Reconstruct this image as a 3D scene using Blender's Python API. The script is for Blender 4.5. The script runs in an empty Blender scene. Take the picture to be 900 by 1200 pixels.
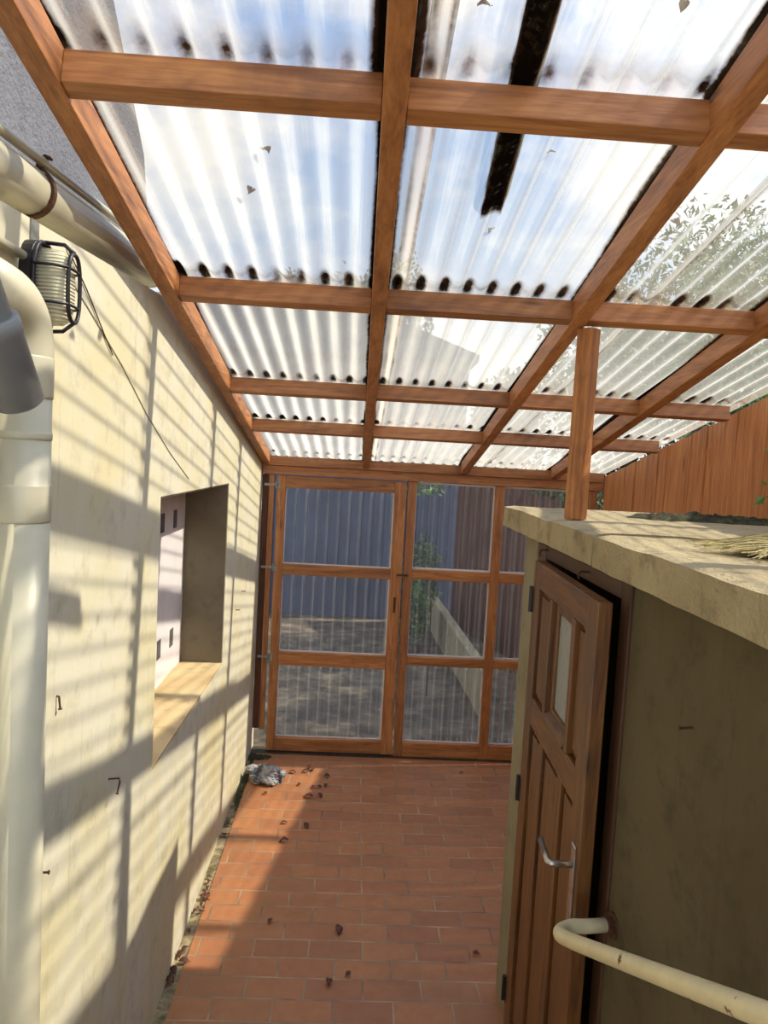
import bpy, bmesh, math, random
import numpy as np
from mathutils import Matrix, Vector, noise
random.seed(7)
S = bpy.context.scene
COL = S.collection
V = Vector
PI = math.pi

# ------------------------------------------------------------------ camera
F_PX, H = 850.0, 2.15
YAW, PITCH, ROLL = math.radians(2.281), math.radians(-4.17), math.radians(3.124)
fw = V((math.sin(YAW)*math.cos(PITCH), math.cos(YAW)*math.cos(PITCH), math.sin(PITCH)))
rt = V((math.cos(YAW), -math.sin(YAW), 0)); up = rt.cross(fw)
r2 = math.cos(ROLL)*rt + math.sin(ROLL)*up
u2 = -math.sin(ROLL)*rt + math.cos(ROLL)*up
cam_d = bpy.data.cameras.new('camera'); cam = bpy.data.objects.new('camera', cam_d); COL.objects.link(cam)
cam_d.sensor_fit = 'VERTICAL'; cam_d.sensor_height = 36.0; cam_d.lens = F_PX/1200*36
cam_d.clip_start = 0.02
cam.matrix_world = Matrix(((r2.x, u2.x, -fw.x, 0), (r2.y, u2.y, -fw.y, 0), (r2.z, u2.z, -fw.z, H), (0, 0, 0, 1)))
S.camera = cam

# ------------------------------------------------------------------ helpers
WM = {}                                                   # world matrices of the empties

def lin(r, g, b):
    f = lambda c: (c/255/12.92) if c/255 <= .04045 else ((c/255+.055)/1.055)**2.4
    return (f(r), f(g), f(b), 1)

def thing(name, label, cat, loc=(0, 0, 0), rotz=0, group=None, kind=None):
    o = bpy.data.objects.new(name, None); COL.objects.link(o)
    o.location = loc; o.rotation_euler = (0, 0, rotz); o.empty_display_size = .05
    WM[o.name] = Matrix.Translation(loc) @ Matrix.Rotation(rotz, 4, 'Z')
    tag(o, label, cat, group, kind); return o

def tag(o, label=None, cat=None, group=None, kind=None):
    if label: o['label'] = label
    if cat: o['category'] = cat
    if group: o['group'] = group
    if kind: o['kind'] = kind
    return o

def obj(name, bm, mat, parent=None, smooth=False, bevel=0, origin=None, local=False):
    """bm is in world coordinates unless local=True; it is moved into the parent's (or origin's) frame"""
    bmesh.ops.recalc_face_normals(bm, faces=bm.faces)
    me = bpy.data.meshes.new(name)
    if bevel:
        es = [e for e in bm.edges if len(e.link_faces) == 2 and e.calc_face_angle(0) > .6]
        bmesh.ops.bevel(bm, geom=es, offset=bevel, segments=2, affect='EDGES', profile=.6)
    M = Matrix.Identity(4)
    if parent is not None:
        M = WM.get(parent.name, M)
    elif origin is not None:
        M = Matrix.Translation(origin)
    if not local: bm.transform(M.inverted())
    bm.to_mesh(me); bm.free()
    if smooth:
        for p in me.polygons: p.use_smooth = True
    for m in (mat if isinstance(mat, (list, tuple)) else [mat]): me.materials.append(m)
    o = bpy.data.objects.new(name, me); COL.objects.link(o)
    if parent is not None:
        o.parent = parent; WM[o.name] = M
    else:
        if origin is not None: o.location = origin
        WM[o.name] = M
    return o

def B(): return bmesh.new()

def box(bm, x0, x1, y0, y1, z0, z1, M=None):
    vs = [V((x, y, z)) for x in (x0, x1) for y in (y0, y1) for z in (z0, z1)]
    if M: vs = [M @ v for v in vs]
    v = [bm.verts.new(p) for p in vs]
    for f in ((0, 1, 3, 2), (4, 6, 7, 5), (0, 4, 5, 1), (2, 3, 7, 6), (0, 2, 6, 4), (1, 5, 7, 3)):
        bm.faces.new([v[i] for i in f])
    return bm

def beam(bm, p0, p1, w, h, upv=(0, 0, 1), n=1):
    """rectangular timber from p0 to p1 (centre line), w across, h along up"""
    p0, p1 = V(p0), V(p1); d = (p1-p0).normalized(); s = d.cross(V(upv)).normalized(); u = s.cross(d)
    rings = []
    for k in range(n+1):
        c = p0.lerp(p1, k/n)
        rings.append([bm.verts.new(c + s*a*w/2 + u*b*h/2) for a, b in ((-1, -1), (1, -1), (1, 1), (-1, 1))])
    for a, b in zip(rings, rings[1:]):
        for i in range(4): bm.faces.new((a[i], a[(i+1) % 4], b[(i+1) % 4], b[i]))
    bm.faces.new(rings[0][::-1]); bm.faces.new(rings[-1])
    return bm

def prism(bm, poly, axis, a0, a1):
    """extrude a polygon; axis 'x': poly in (y,z); 'y': (x,z); 'z': (x,y)"""
    def P(p, a):
        return {'x': (a, p[0], p[1]), 'y': (p[0], a, p[1]), 'z': (p[0], p[1], a)}[axis]
    A = [bm.verts.new(P(p, a0)) for p in poly]; Bv = [bm.verts.new(P(p, a1)) for p in poly]
    bm.faces.new(A); bm.faces.new(Bv[::-1])
    n = len(poly)
    for i in range(n): bm.faces.new((A[i], Bv[i], Bv[(i+1) % n], A[(i+1) % n]))
    return bm

def tube(bm, pts, r, seg=14, cap=True, closed=False):
    pts = [V(p) for p in pts]; n = len(pts)
    rs = r if isinstance(r, (list, tuple)) else [r]*n
    prev = None; rings = []
    for i in range(n):
        if closed: t = (pts[(i+1) % n]-pts[i-1]).normalized()
        else: t = (pts[min(i+1, n-1)]-pts[max(i-1, 0)]).normalized()
        if prev is None:
            a = V((0, 0, 1)) if abs(t.z) < .9 else V((1, 0, 0)); s = t.cross(a).normalized()
        else:
            s = (prev - t*prev.dot(t)).normalized()
        prev = s; u = t.cross(s)
        rings.append([bm.verts.new(pts[i]+(s*math.cos(2*PI*k/seg)+u*math.sin(2*PI*k/seg))*rs[i]) for k in range(seg)])
    rr = rings+[rings[0]] if closed else rings
    for a, b in zip(rr, rr[1:]):
        for k in range(seg):
            try: bm.faces.new((a[k], a[(k+1) % seg], b[(k+1) % seg], b[k]))
            except ValueError: pass
    if cap and not closed:
        bm.faces.new(rings[0][::-1]); bm.faces.new(rings[-1])
    return bm

def bez(p0, p1, p2, n=10):
    p0, p1, p2 = V(p0), V(p1), V(p2)
    return [(1-t)**2*p0+2*t*(1-t)*p1+t*t*p2 for t in [i/n for i in range(n+1)]]

# ------------------------------------------------------------------ materials
class NT:
    def __init__(s, name):
        s.m = bpy.data.materials.new(name); s.m.use_nodes = True
        s.t = s.m.node_tree; s.t.nodes.clear()
        s.out = s.n('ShaderNodeOutputMaterial')
    def n(s, ty, **k):
        nd = s.t.nodes.new(ty)
        for a, v in k.items():
            if a.startswith('i_'):
                key = a[2:]; key = int(key) if key.isdigit() else key.replace('_', ' ')
                nd.inputs[key].default_value = v
            else: setattr(nd, a, v)
        return nd
    def l(s, a, b): s.t.links.new(a, b)
    def coords(s, scale=(1, 1, 1), rnd=True, which='Object'):
        tc = s.n('ShaderNodeTexCoord'); mp = s.n('ShaderNodeMapping'); mp.inputs['Scale'].default_value = scale
        s.l(tc.outputs[which], mp.inputs['Vector'])
        if rnd:
            oi = s.n('ShaderNodeObjectInfo'); ml = s.n('ShaderNodeMath', operation='MULTIPLY', i_1=37.0)
            s.l(oi.outputs['Random'], ml.inputs[0]); s.l(ml.outputs[0], mp.inputs['Location'])
        return mp.outputs['Vector']
    def noise(s, vec, scale, detail=4, rough=.55, dist=0):
        nd = s.n('ShaderNodeTexNoise'); nd.inputs['Scale'].default_value = scale; nd.inputs['Detail'].default_value = detail
        nd.inputs['Roughness'].default_value = rough; nd.inputs['Distortion'].default_value = dist
        s.l(vec, nd.inputs['Vector']); return nd.outputs['Fac']
    def ramp(s, fac, stops, interp='LINEAR'):
        nd = s.n('ShaderNodeValToRGB'); cr = nd.color_ramp; cr.interpolation = interp
        while len(cr.elements) > 1: cr.elements.remove(cr.elements[-1])
        for i, (p, c) in enumerate(stops):
            e = cr.elements[0] if i == 0 else cr.elements.new(p)
            e.position = p; e.color = c if len(c) == 4 else (*c, 1)
        s.l(fac, nd.inputs['Fac']); return nd.outputs['Color']
    def mix(s, fac, a, b, mode='MIX'):
        nd = s.n('ShaderNodeMix', data_type='RGBA', blend_type=mode)
        for sock, v in ((nd.inputs[0], fac), (nd.inputs[6], a), (nd.inputs[7], b)):
            if hasattr(v, 'links'): s.l(v, sock)
            else: sock.default_value = v
        return nd.outputs[2]
    def math(s, op, a, b=0.0, clamp=False):
        nd = s.n('ShaderNodeMath', operation=op, use_clamp=clamp)
        for i, v in enumerate((a, b)):
            if hasattr(v, 'links'): s.l(v, nd.inputs[i])
            else: nd.inputs[i].default_value = v
        return nd.outputs[0]
    def bump(s, h, strength=.3, dist=.01):
        nd = s.n('ShaderNodeBump'); nd.inputs['Strength'].default_value = strength; nd.inputs['Distance'].default_value = dist
        s.l(h, nd.inputs['Height']); return nd.outputs['Normal']
    def pbsdf(s, color, rough=.6, normal=None, metal=0, spec=.5):
        b = s.n('ShaderNodeBsdfPrincipled')
        for k, v in (('Base Color', color), ('Roughness', rough), ('Metallic', metal), ('Specular IOR Level', spec)):
            if hasattr(v, 'links'): s.l(v, b.inputs[k])
            else: b.inputs[k].default_value = v
        if normal is not None: s.l(normal, b.inputs['Normal'])
        s.l(b.outputs[0], s.out.inputs['Surface']); return s.m

def wood(name, axis, dark, mid, light, rough=.6, stain=None, ring=1.0):
    n = NT(name); sc = {'x': (1.2, 16, 16), 'y': (16, 1.2, 16), 'z': (16, 16, 1.2)}[axis]
    v = n.coords(sc)
    g = n.noise(v, 1.6*ring, 6, .6, 1.2); f = n.noise(v, 9, 3, .6)
    c = n.ramp(g, [(.3, dark), (.5, mid), (.72, light)])
    c = n.mix(.25, c, n.ramp(f, [(.35, dark), (.65, light)]), 'MULTIPLY' if False else 'MIX')
    oi = n.n('ShaderNodeObjectInfo')
    br = n.math('ADD', n.math('MULTIPLY', oi.outputs['Random'], .3), .85)
    hs = n.n('ShaderNodeHueSaturation'); n.l(c, hs.inputs['Color']); n.l(br, hs.inputs['Value'])
    c = hs.outputs['Color']
    v2 = n.coords((1, 1, 1))
    # knots
    vo = n.n('ShaderNodeTexVoronoi'); vo.inputs['Scale'].default_value = 1
    n.l(n.coords({'x': (2.2, 11, 11), 'y': (11, 2.2, 11), 'z': (11, 11, 2.2)}[axis]), vo.inputs['Vector'])
    k = n.ramp(vo.outputs['Distance'], [(.05, (1, 1, 1)), (.13, (0, 0, 0))])
    c = n.mix(n.math('MULTIPLY', k, .7), c, tuple(x*.35 for x in dark[:3])+(1,))
    if stain:
        w = n.ramp(n.noise(v2, 3.5, 5, .65), [(.56, (0, 0, 0)), (.75, (1, 1, 1))])
        c = n.mix(n.math('MULTIPLY', w, .55), c, stain)
    return n.pbsdf(c, rough, n.bump(n.math('ADD', g, n.math('MULTIPLY', f, .5)), .25, .004))

WD, WM_, WL = lin(114, 66, 33), lin(160, 101, 54), lin(190, 131, 76)
WOOD = {a: wood('stained_timber_'+a, a, WD, WM_, WL, .55, lin(70, 40, 22)) for a in 'xyz'}
FD, FM, FL = lin(134, 80, 40), lin(180, 114, 60), lin(204, 142, 82)
FENCE = {a: wood('fence_timber_'+a, a, FD, FM, FL, .6) for a in 'xyz'}
DARKW = {a: wood('old_varnished_wood_'+a, a, lin(52, 29, 11), lin(98, 60, 24), lin(126, 82, 36), .4) for a in 'xyz'}
REDW = {a: wood('painted_frame_wood_'+a, a, lin(52, 31, 17), lin(78, 48, 27), lin(92, 60, 36), .6) for a in 'xyz'}
OLDW = {a: wood('dark_old_wood_'+a, a, lin(46, 26, 14), lin(84, 46, 24), lin(104, 60, 32), .7) for a in 'xyz'}

def plaster(name, base, warm, dirt, patch=.5, streak=True, bump=.35):
    n = NT(name); v = n.coords((1, 1, 1), rnd=False)
    big = n.noise(v, 2.2, 5, .6, .4); fine = n.noise(v, 60, 4, .7); mid = n.noise(v, 11, 5, .65)
    c = n.mix(n.ramp(big, [(.42, (0, 0, 0)), (.68, (1, 1, 1))]), base, warm)
    c = n.mix(n.math('MULTIPLY', n.ramp(mid, [(.52, (0, 0, 0)), (.75, (1, 1, 1))]), patch), c, dirt)
    if streak:
        st = n.noise(n.coords((9, 9, .35), rnd=False), 3, 4, .7)
        c = n.mix(n.math('MULTIPLY', n.ramp(st, [(.58, (0, 0, 0)), (.72, (1, 1, 1))]), .35), c, dirt)
    h = n.math('ADD', n.math('MULTIPLY', mid, .6), n.math('MULTIPLY', fine, .35+.5*(bump > .8)))
    return n.pbsdf(c, .85, n.bump(h, bump, .006 if bump < .8 else .013), spec=.2)

M_WALL = plaster('cream_plaster', lin(204, 197, 172), lin(200, 188, 146), lin(156, 146, 120), .5)
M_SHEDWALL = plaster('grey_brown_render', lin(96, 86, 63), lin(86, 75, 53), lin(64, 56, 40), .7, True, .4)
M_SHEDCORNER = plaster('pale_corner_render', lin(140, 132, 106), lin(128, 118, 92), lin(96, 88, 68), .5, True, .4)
M_CONC = plaster('rough_concrete', lin(164, 148, 114), lin(184, 168, 130), lin(100, 88, 64), .75, False, 1.0)
M_SILL = plaster('sill_mortar', lin(196, 172, 128), lin(176, 150, 104), lin(140, 118, 82), .6, False, .8)
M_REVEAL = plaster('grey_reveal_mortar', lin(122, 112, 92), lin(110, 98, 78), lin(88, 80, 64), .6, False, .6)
M_GREYHOUSE = plaster('grey_roughcast', lin(104, 102, 104), lin(118, 116, 116), lin(76, 74, 76), .6, True, 1.0)

def simple(name, col, rough=.5, metal=0, var=.12, scale=30, bump=.1, dirt=None, dth=(.55, .7)):
    n = NT(name); v = n.coords((1, 1, 1)); f = n.noise(v, scale, 4, .6)
    d = tuple(x*(1-var*2) for x in col[:3])+(1,); l = tuple(min(1, x*(1+var)) for x in col[:3])+(1,)
    c = n.ramp(f, [(.3, d), (.7, l)])
    if dirt:
        g = n.noise(v, scale*.6, 5, .7)
        c = n.mix(n.ramp(g, [(dth[0], (0, 0, 0)), (dth[1], (1, 1, 1))]), c, dirt)
    return n.pbsdf(c, rough, n.bump(f, bump, .003), metal)

M_PVC = simple('cream_pvc', lin(192, 184, 156), .38, 0, .05, 12, .03, lin(176, 164, 132), (.62, .8))
M_GPVC = simple('grey_pvc', lin(120, 120, 118), .4, 0, .08, 10, .03)
M_GPVC2 = simple('blue_grey_pvc', lin(158, 168, 168), .4, 0, .06, 10, .03)
M_STEEL = simple('galvanised_steel', lin(150, 148, 138), .5, .6, .15, 40, .1, lin(110, 84, 60))
M_BLACK = simple('black_enamel', lin(36, 32, 36), .4, .2, .1, 40, .05)
M_BLACKBAR = simple('black_weathered_plank', lin(16, 13, 11), .8, 0, .2, 14, .3)
M_CHROME = simple('dull_chrome', lin(190, 184, 176), .25, .9, .1, 60, .05)
M_RUST = simple('rusty_iron', lin(92, 58, 34), .8, .3, .3, 60, .3)
M_RAIL = simple('chipped_cream_paint', lin(214, 200, 160), .42, 0, .06, 20, .1, lin(88, 60, 38), (.615, .65))
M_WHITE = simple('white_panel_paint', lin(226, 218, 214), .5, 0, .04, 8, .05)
M_SLOT = simple('dark_slot', lin(96, 92, 90), .6, 0, .2, 20, .05)
M_LEAF = simple('dead_leaf_brown', lin(92, 46, 26), .7, 0, .35, 40, .3)
M_STRAW = simple('dry_straw', lin(180, 164, 110), .8, 0, .25, 40, .1)
M_RAG = simple('grey_white_down', lin(160, 158, 158), .9, 0, .2, 26, .5, lin(66, 64, 68), (.46, .56))
M_MOSS = simple('moss', lin(66, 66, 30), .95, 0, .45, 50, .8, lin(40, 35, 22), (.44, .58))
M_GUTTERDIRT = simple('dirty_mortar_strip', lin(150, 132, 98), .9, 0, .3, 24, .6, lin(82, 76, 40), (.5, .64))
M_SOIL = simple('garden_soil', lin(112, 98, 76), .95, 0, .4, 5, .8, lin(66, 56, 42), (.44, .6))
M_BLUE = simple('slate_blue_boards', lin(68, 75, 92), .7, 0, .14, 3, .2)
M_BARK = simple('bark', lin(84, 68, 50), .9, 0, .3, 20, .8)
M_THRESH = simple('mossy_dark_threshold', lin(62, 46, 30), .85, 0, .35, 26, .5, lin(46, 50, 24), (.5, .62))
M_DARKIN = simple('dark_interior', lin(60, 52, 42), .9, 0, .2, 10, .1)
M_LEAFG = {k: simple('foliage_'+k, c, .6, 0, .3, 3, .1) for k, c in
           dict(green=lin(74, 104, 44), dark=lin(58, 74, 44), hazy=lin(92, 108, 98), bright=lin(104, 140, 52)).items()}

def m_glass_frost():
    n = NT('frosted_glass'); v = n.coords()
    b = n.n('ShaderNodeBsdfPrincipled')
    b.inputs['Base Color'].default_value = lin(150, 152, 148); b.inputs['Roughness'].default_value = .22
    n.l(n.bump(n.noise(v, 90, 2), .6, .003), b.inputs['Normal'])
    n.l(b.outputs[0], n.out.inputs['Surface']); return n.m
M_FROST = m_glass_frost()

def m_lamp_glass():
    n = NT('ribbed_lamp_glass'); v = n.coords((1, 1, 1), rnd=False)
    w = n.n('ShaderNodeTexWave', wave_type='BANDS', bands_direction='Z'); w.inputs['Scale'].default_value = 45; n.l(v, w.inputs['Vector'])
    tr = n.n('ShaderNodeBsdfTransparent', i_Color=(.95, .93, .86, 1)); b = n.n('ShaderNodeBsdfPrincipled')
    b.inputs['Base Color'].default_value = lin(226, 218, 186); b.inputs['Roughness'].default_value = .15
    n.l(n.bump(w.outputs['Fac'], .8, .004), b.inputs['Normal'])
    mx = n.n('ShaderNodeMixShader', i_0=.7); n.l(tr.outputs[0], mx.inputs[1]); n.l(b.outputs[0], mx.inputs[2])
    n.l(mx.outputs[0], n.out.inputs['Surface']); return n.m
M_LAMPGLASS = m_lamp_glass()

def m_sheet(name, milky0, milky1, tint, milk, dirtcol, use_dirt=True, gl=.10, pw=2.0):
    n = NT(name)
    lw = n.n('ShaderNodeLayerWeight'); lw.inputs['Blend'].default_value = .5
    fac = n.math('POWER', lw.outputs['Facing'], pw)
    v = n.coords((1, 1, 1))
    cloud = n.noise(v, 2.2, 4, .6)
    streak = n.noise(n.coords((14, .5, 1) if use_dirt else (14, 1, .6)), 2, 4, .7)
    fac = n.math('MULTIPLY_ADD', fac, milky1) ; fac.node.inputs[2].default_value = milky0
    fac = n.math('MULTIPLY', fac, n.math('ADD', n.math('MULTIPLY', cloud, .7), n.math('ADD', n.math('MULTIPLY', streak, .9), .2)), True)
    tr = n.n('ShaderNodeBsdfTransparent', i_Color=tint)
    tl = n.n('ShaderNodeBsdfTranslucent', i_Color=milk); df = n.n('ShaderNodeBsdfDiffuse', i_Color=milk)
    m1 = n.n('ShaderNodeMixShader', i_0=.3); n.l(tl.outputs[0], m1.inputs[1]); n.l(df.outputs[0], m1.inputs[2])
    m2 = n.n('ShaderNodeMixShader'); n.l(fac, m2.inputs[0]); n.l(tr.outputs[0], m2.inputs[1]); n.l(m1.outputs[0], m2.inputs[2])
    last = m2
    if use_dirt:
        at = n.n('ShaderNodeAttribute', attribute_name='dirt')  # real dirt, plus the shade painted under the plank
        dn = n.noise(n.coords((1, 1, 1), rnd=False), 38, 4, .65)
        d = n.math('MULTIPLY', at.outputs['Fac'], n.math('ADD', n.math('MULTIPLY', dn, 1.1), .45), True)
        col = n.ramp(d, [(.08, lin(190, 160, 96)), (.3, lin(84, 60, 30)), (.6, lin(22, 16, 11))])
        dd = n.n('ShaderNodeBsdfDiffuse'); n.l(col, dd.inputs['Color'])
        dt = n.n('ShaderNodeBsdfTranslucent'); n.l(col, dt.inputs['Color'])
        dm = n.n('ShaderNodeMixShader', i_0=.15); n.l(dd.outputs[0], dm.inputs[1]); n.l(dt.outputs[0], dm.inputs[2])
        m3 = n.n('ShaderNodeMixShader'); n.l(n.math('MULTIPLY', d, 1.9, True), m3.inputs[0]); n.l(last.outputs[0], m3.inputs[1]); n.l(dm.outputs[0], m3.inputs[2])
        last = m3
    fr = n.n('ShaderNodeFresnel', i_IOR=1.45); g = n.n('ShaderNodeBsdfGlossy', i_Roughness=.12)
    m4 = n.n('ShaderNodeMixShader'); n.l(n.math('MULTIPLY', n.math('MULTIPLY', fr.outputs[0], gl*5, True), n.math('SUBTRACT', 1.0, d, True) if use_dirt else 1.0), m4.inputs[0]); n.l(last.outputs[0], m4.inputs[1]); n.l(g.outputs[0], m4.inputs[2])
    n.l(m4.outputs[0], n.out.inputs['Surface']); return n.m
M_ROOF = m_sheet('corrugated_clear_pvc', .06, 1.35, (.98, .975, .945, 1), lin(232, 226, 208), None, True, .045, 3.0)
M_PANE = m_sheet('corrugated_glazing_pvc', .12, .8, (.92, .92, .93, 1), lin(206, 204, 202), None, False, .10, 1.4)

def m_tiles():
    n = NT('terracotta_tiles'); tc = n.n('ShaderNodeTexCoord'); v = tc.outputs['Object']
    br = n.n('ShaderNodeTexBrick', offset=.5, offset_frequency=2, squash=1)
    br.inputs['Scale'].default_value = 1; br.inputs['Brick Width'].default_value = .2365; br.inputs['Row Height'].default_value = .1185
    br.inputs['Mortar Size'].default_value = .0045; br.inputs['Mortar Smooth'].default_value = .15; br.inputs['Bias'].default_value = 0
    br.inputs['Color1'].default_value = (0, 0, 0, 1); br.inputs['Color2'].default_value = (1, 1, 1, 1); br.inputs['Mortar'].default_value = (.5, .5, .5, 1)
    wob = n.noise(v, 2, 2); mv = n.n('ShaderNodeVectorMath', operation='ADD')
    sc = n.n('ShaderNodeCombineXYZ'); n.l(n.math('MULTIPLY', n.math('SUBTRACT', wob, .5), .012), sc.inputs[0]); n.l(n.math('MULTIPLY', n.math('SUBTRACT', n.noise(v, 3, 2), .5), .012), sc.inputs[1])
    n.l(v, mv.inputs[0]); n.l(sc.outputs[0], mv.inputs[1]); n.l(mv.outputs[0], br.inputs['Vector'])
    c = n.ramp(br.outputs['Color'], [(0, lin(152, 98, 62)), (.35, lin(162, 104, 64)), (.7, lin(170, 112, 68)), (1, lin(158, 105, 66))])
    mott = n.noise(v, 14, 6, .7)
    c = n.mix(n.math('MULTIPLY', n.ramp(mott, [(.4, (0, 0, 0)), (.75, (1, 1, 1))]), .45), c, lin(138, 82, 56))
    grime = n.noise(v, 2.3, 5, .7)
    c = n.mix(n.math('MULTIPLY', n.ramp(grime, [(.5, (0, 0, 0)), (.75, (1, 1, 1))]), .35), c, lin(112, 84, 52))
    c = n.mix(br.outputs['Fac'], c, n.ramp(n.noise(v, 5, 3), [(.3, lin(104, 80, 58)), (.7, lin(172, 144, 114))]))
    h = n.math('SUBTRACT', n.math('MULTIPLY', mott, .25), br.outputs['Fac'])
    return n.pbsdf(c, n.math('ADD', n.math('MULTIPLY', mott, .4), .3), n.bump(h, .5, .004))
M_TILE = m_tiles()

# ------------------------------------------------------------------ world and sun
W = bpy.data.worlds.new('sky'); S.world = W; W.use_nodes = True
t = W.node_tree; t.nodes.clear()
def wn(ty, **k):
    nd = t.nodes.new(ty)
    for a, v in k.items(): setattr(nd, a, v)
    return nd
tc = wn('ShaderNodeTexCoord'); mp = wn('ShaderNodeMapping'); mp.inputs['Scale'].default_value = (1, 1, 1.6); mp.inputs['Location'].default_value = (.32, .1, .05)
t.links.new(tc.outputs['Generated'], mp.inputs['Vector'])
nz = wn('ShaderNodeTexNoise'); nz.inputs['Scale'].default_value = 2.6; nz.inputs['Detail'].default_value = 7; nz.inputs['Roughness'].default_value = .58
t.links.new(mp.outputs[0], nz.inputs['Vector'])
rp = wn('ShaderNodeValToRGB'); rp.color_ramp.elements[0].position = .43; rp.color_ramp.elements[1].position = .60
t.links.new(nz.outputs['Fac'], rp.inputs['Fac'])
sx = wn('ShaderNodeSeparateXYZ'); t.links.new(tc.outputs['Generated'], sx.inputs[0])
zr = wn('ShaderNodeValToRGB'); e = zr.color_ramp.elements
e[0].position = 0; e[0].color = (.64, .80, 1.0, 1); e[1].position = .75; e[1].color = (.24, .52, 1.08, 1)
t.links.new(sx.outputs['Z'], zr.inputs['Fac'])
mx = wn('ShaderNodeMix', data_type='RGBA'); t.links.new(rp.outputs[0], mx.inputs[0]); t.links.new(zr.outputs[0], mx.inputs[6]); mx.inputs[7].default_value = (1.3, 1.28, 1.24, 1)
dt_ = wn('ShaderNodeVectorMath', operation='DOT_PRODUCT'); dt_.inputs[1].default_value = V((.9, .1, 1)).normalized()
t.links.new(tc.outputs['Generated'], dt_.inputs[0])
def wm(op, a, b, clamp=False):
    nd = wn('ShaderNodeMath', operation=op, use_clamp=clamp)
    for i_, v_ in enumerate((a, b)):
        if hasattr(v_, 'links'): t.links.new(v_, nd.inputs[i_])
        else: nd.inputs[i_].default_value = v_
    return nd.outputs[0]
glow = wm('MULTIPLY', wm('POWER', wm('MAXIMUM', dt_.outputs['Value'], 0.0), 4.0), 1.6)      # bright haze round the sun
back = wm('MULTIPLY', wm('MULTIPLY', wm('ADD', sx.outputs['Y'], .1), -1.6, True), .55)        # sky brightened behind the camera, added as fill for the shaded walls
bg = wn('ShaderNodeBackground'); t.links.new(wm('ADD', wm('ADD', glow, back), 1.0), bg.inputs['Strength'])
t.links.new(mx.outputs[2], bg.inputs['Color']); wo = wn('ShaderNodeOutputWorld'); t.links.new(bg.outputs[0], wo.inputs['Surface'])

sd = bpy.data.lights.new('sun', 'SUN'); sd.energy = 6.2; sd.angle = math.radians(.9); sd.color = (1, .94, .83)
so = bpy.data.objects.new('sun', sd); COL.objects.link(so); so.location = (6, 3, 8)
so.rotation_euler = V((-.9, -.1, -1)).to_track_quat('-Z', 'Y').to_euler()

# ------------------------------------------------------------------ dimensions
XW = -.665                    # face of the house wall
YE = 5.13                     # face of the end screen
SL = math.tan(math.radians(11.2))
def zb(y): return 2.07 + (YE-y)*SL      # underside of the rafters
RH = .075                     # rafter depth
NOG = [1.442, 2.372, 3.397, 4.165]

# ------------------------------------------------------------------ setting
bm = B(); box(bm, -.615, 3.0, -1.2, 5.085, -.06, 0)
fl = obj('floor', bm, M_TILE, origin=(.012, 5.10-.1185*40, 0)); tag(fl, kind='structure')
bm = B(); box(bm, XW-.02, -.615, -1.2, 5.085, -.06, -.006)
o = obj('trim_1', bm, M_GUTTERDIRT); tag(o, kind='structure')

bm = B()
x0, x1 = -.95, XW
WY0, WY1, WZ0, WZ1 = 2.5, 3.815, 1.025, 1.98
GT = lambda y: 2.575 + (y-1.36)*.062        # wall head under the house gutter
prism(bm, [(-1.2, -.06), (WY0, -.06), (WY0, GT(WY0)), (-1.2, GT(-1.2))], 'x', x0, x1)
prism(bm, [(2.482, GT(2.5)), (WY0, GT(2.5)), (WY0, zb(WY0)+.068), (2.482, zb(2.482)+.068)], 'x', x0, x1)
prism(bm, [(WY0, WZ1), (WY1, WZ1), (WY1, zb(WY1)+.068), (WY0, zb(WY0)+.068)], 'x', x0, x1)
prism(bm, [(WY0, -.06), (WY1, -.06), (WY1, WZ0-.012), (WY0, WZ0-.012)], 'x', x0, x1)
prism(bm, [(WY1, -.06), (5.25, -.06), (5.25, zb(5.25)+.06), (WY1, zb(WY1)+.068)], 'x', x0, x1)
tag(obj('wall_left', bm, M_WALL), kind='structure')
bm = B(); box(bm, x0+.03, x1-.001, WY0+.001, WY1-.001, WZ0-.011, WZ0)
tag(obj('trim_2', bm, M_SILL), kind='structure')
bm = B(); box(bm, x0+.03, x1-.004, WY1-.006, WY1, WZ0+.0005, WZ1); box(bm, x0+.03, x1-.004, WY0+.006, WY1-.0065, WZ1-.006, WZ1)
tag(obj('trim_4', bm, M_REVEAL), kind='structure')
# upper house wall above the gutter
bm = B()
prism(bm, [(-1.2, 2.3), (3.25, 2.3), (3.27, 2.6), (3.28, 2.95), (3.15, 3.35), (2.6, 3.85), (1.9, 4.3), (-1.2, 4.6)], 'x', -1.4, -.951)
tag(obj('wall_upper', bm, M_GREYHOUSE), kind='structure')

# shed: walls with door opening
DY0, DY1, DZ = 1.70, 2.60, 1.88          # opening including frame
bm = B()
xs0, xs1 = .68, .78
box(bm, xs0, xs1, -1.0, DY0, -.06, 1.893)
box(bm, xs1, 1.70, 2.72, 2.82, -.06, 1.893)
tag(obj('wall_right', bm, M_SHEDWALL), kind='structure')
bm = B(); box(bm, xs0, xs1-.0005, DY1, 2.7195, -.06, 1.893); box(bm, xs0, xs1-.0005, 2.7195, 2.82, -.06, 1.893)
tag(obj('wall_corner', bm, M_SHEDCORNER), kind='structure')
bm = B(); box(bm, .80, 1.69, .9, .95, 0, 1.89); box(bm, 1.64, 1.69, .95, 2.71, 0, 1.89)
tag(obj('wall_inner', bm, M_DARKIN), kind='structure')

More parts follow.
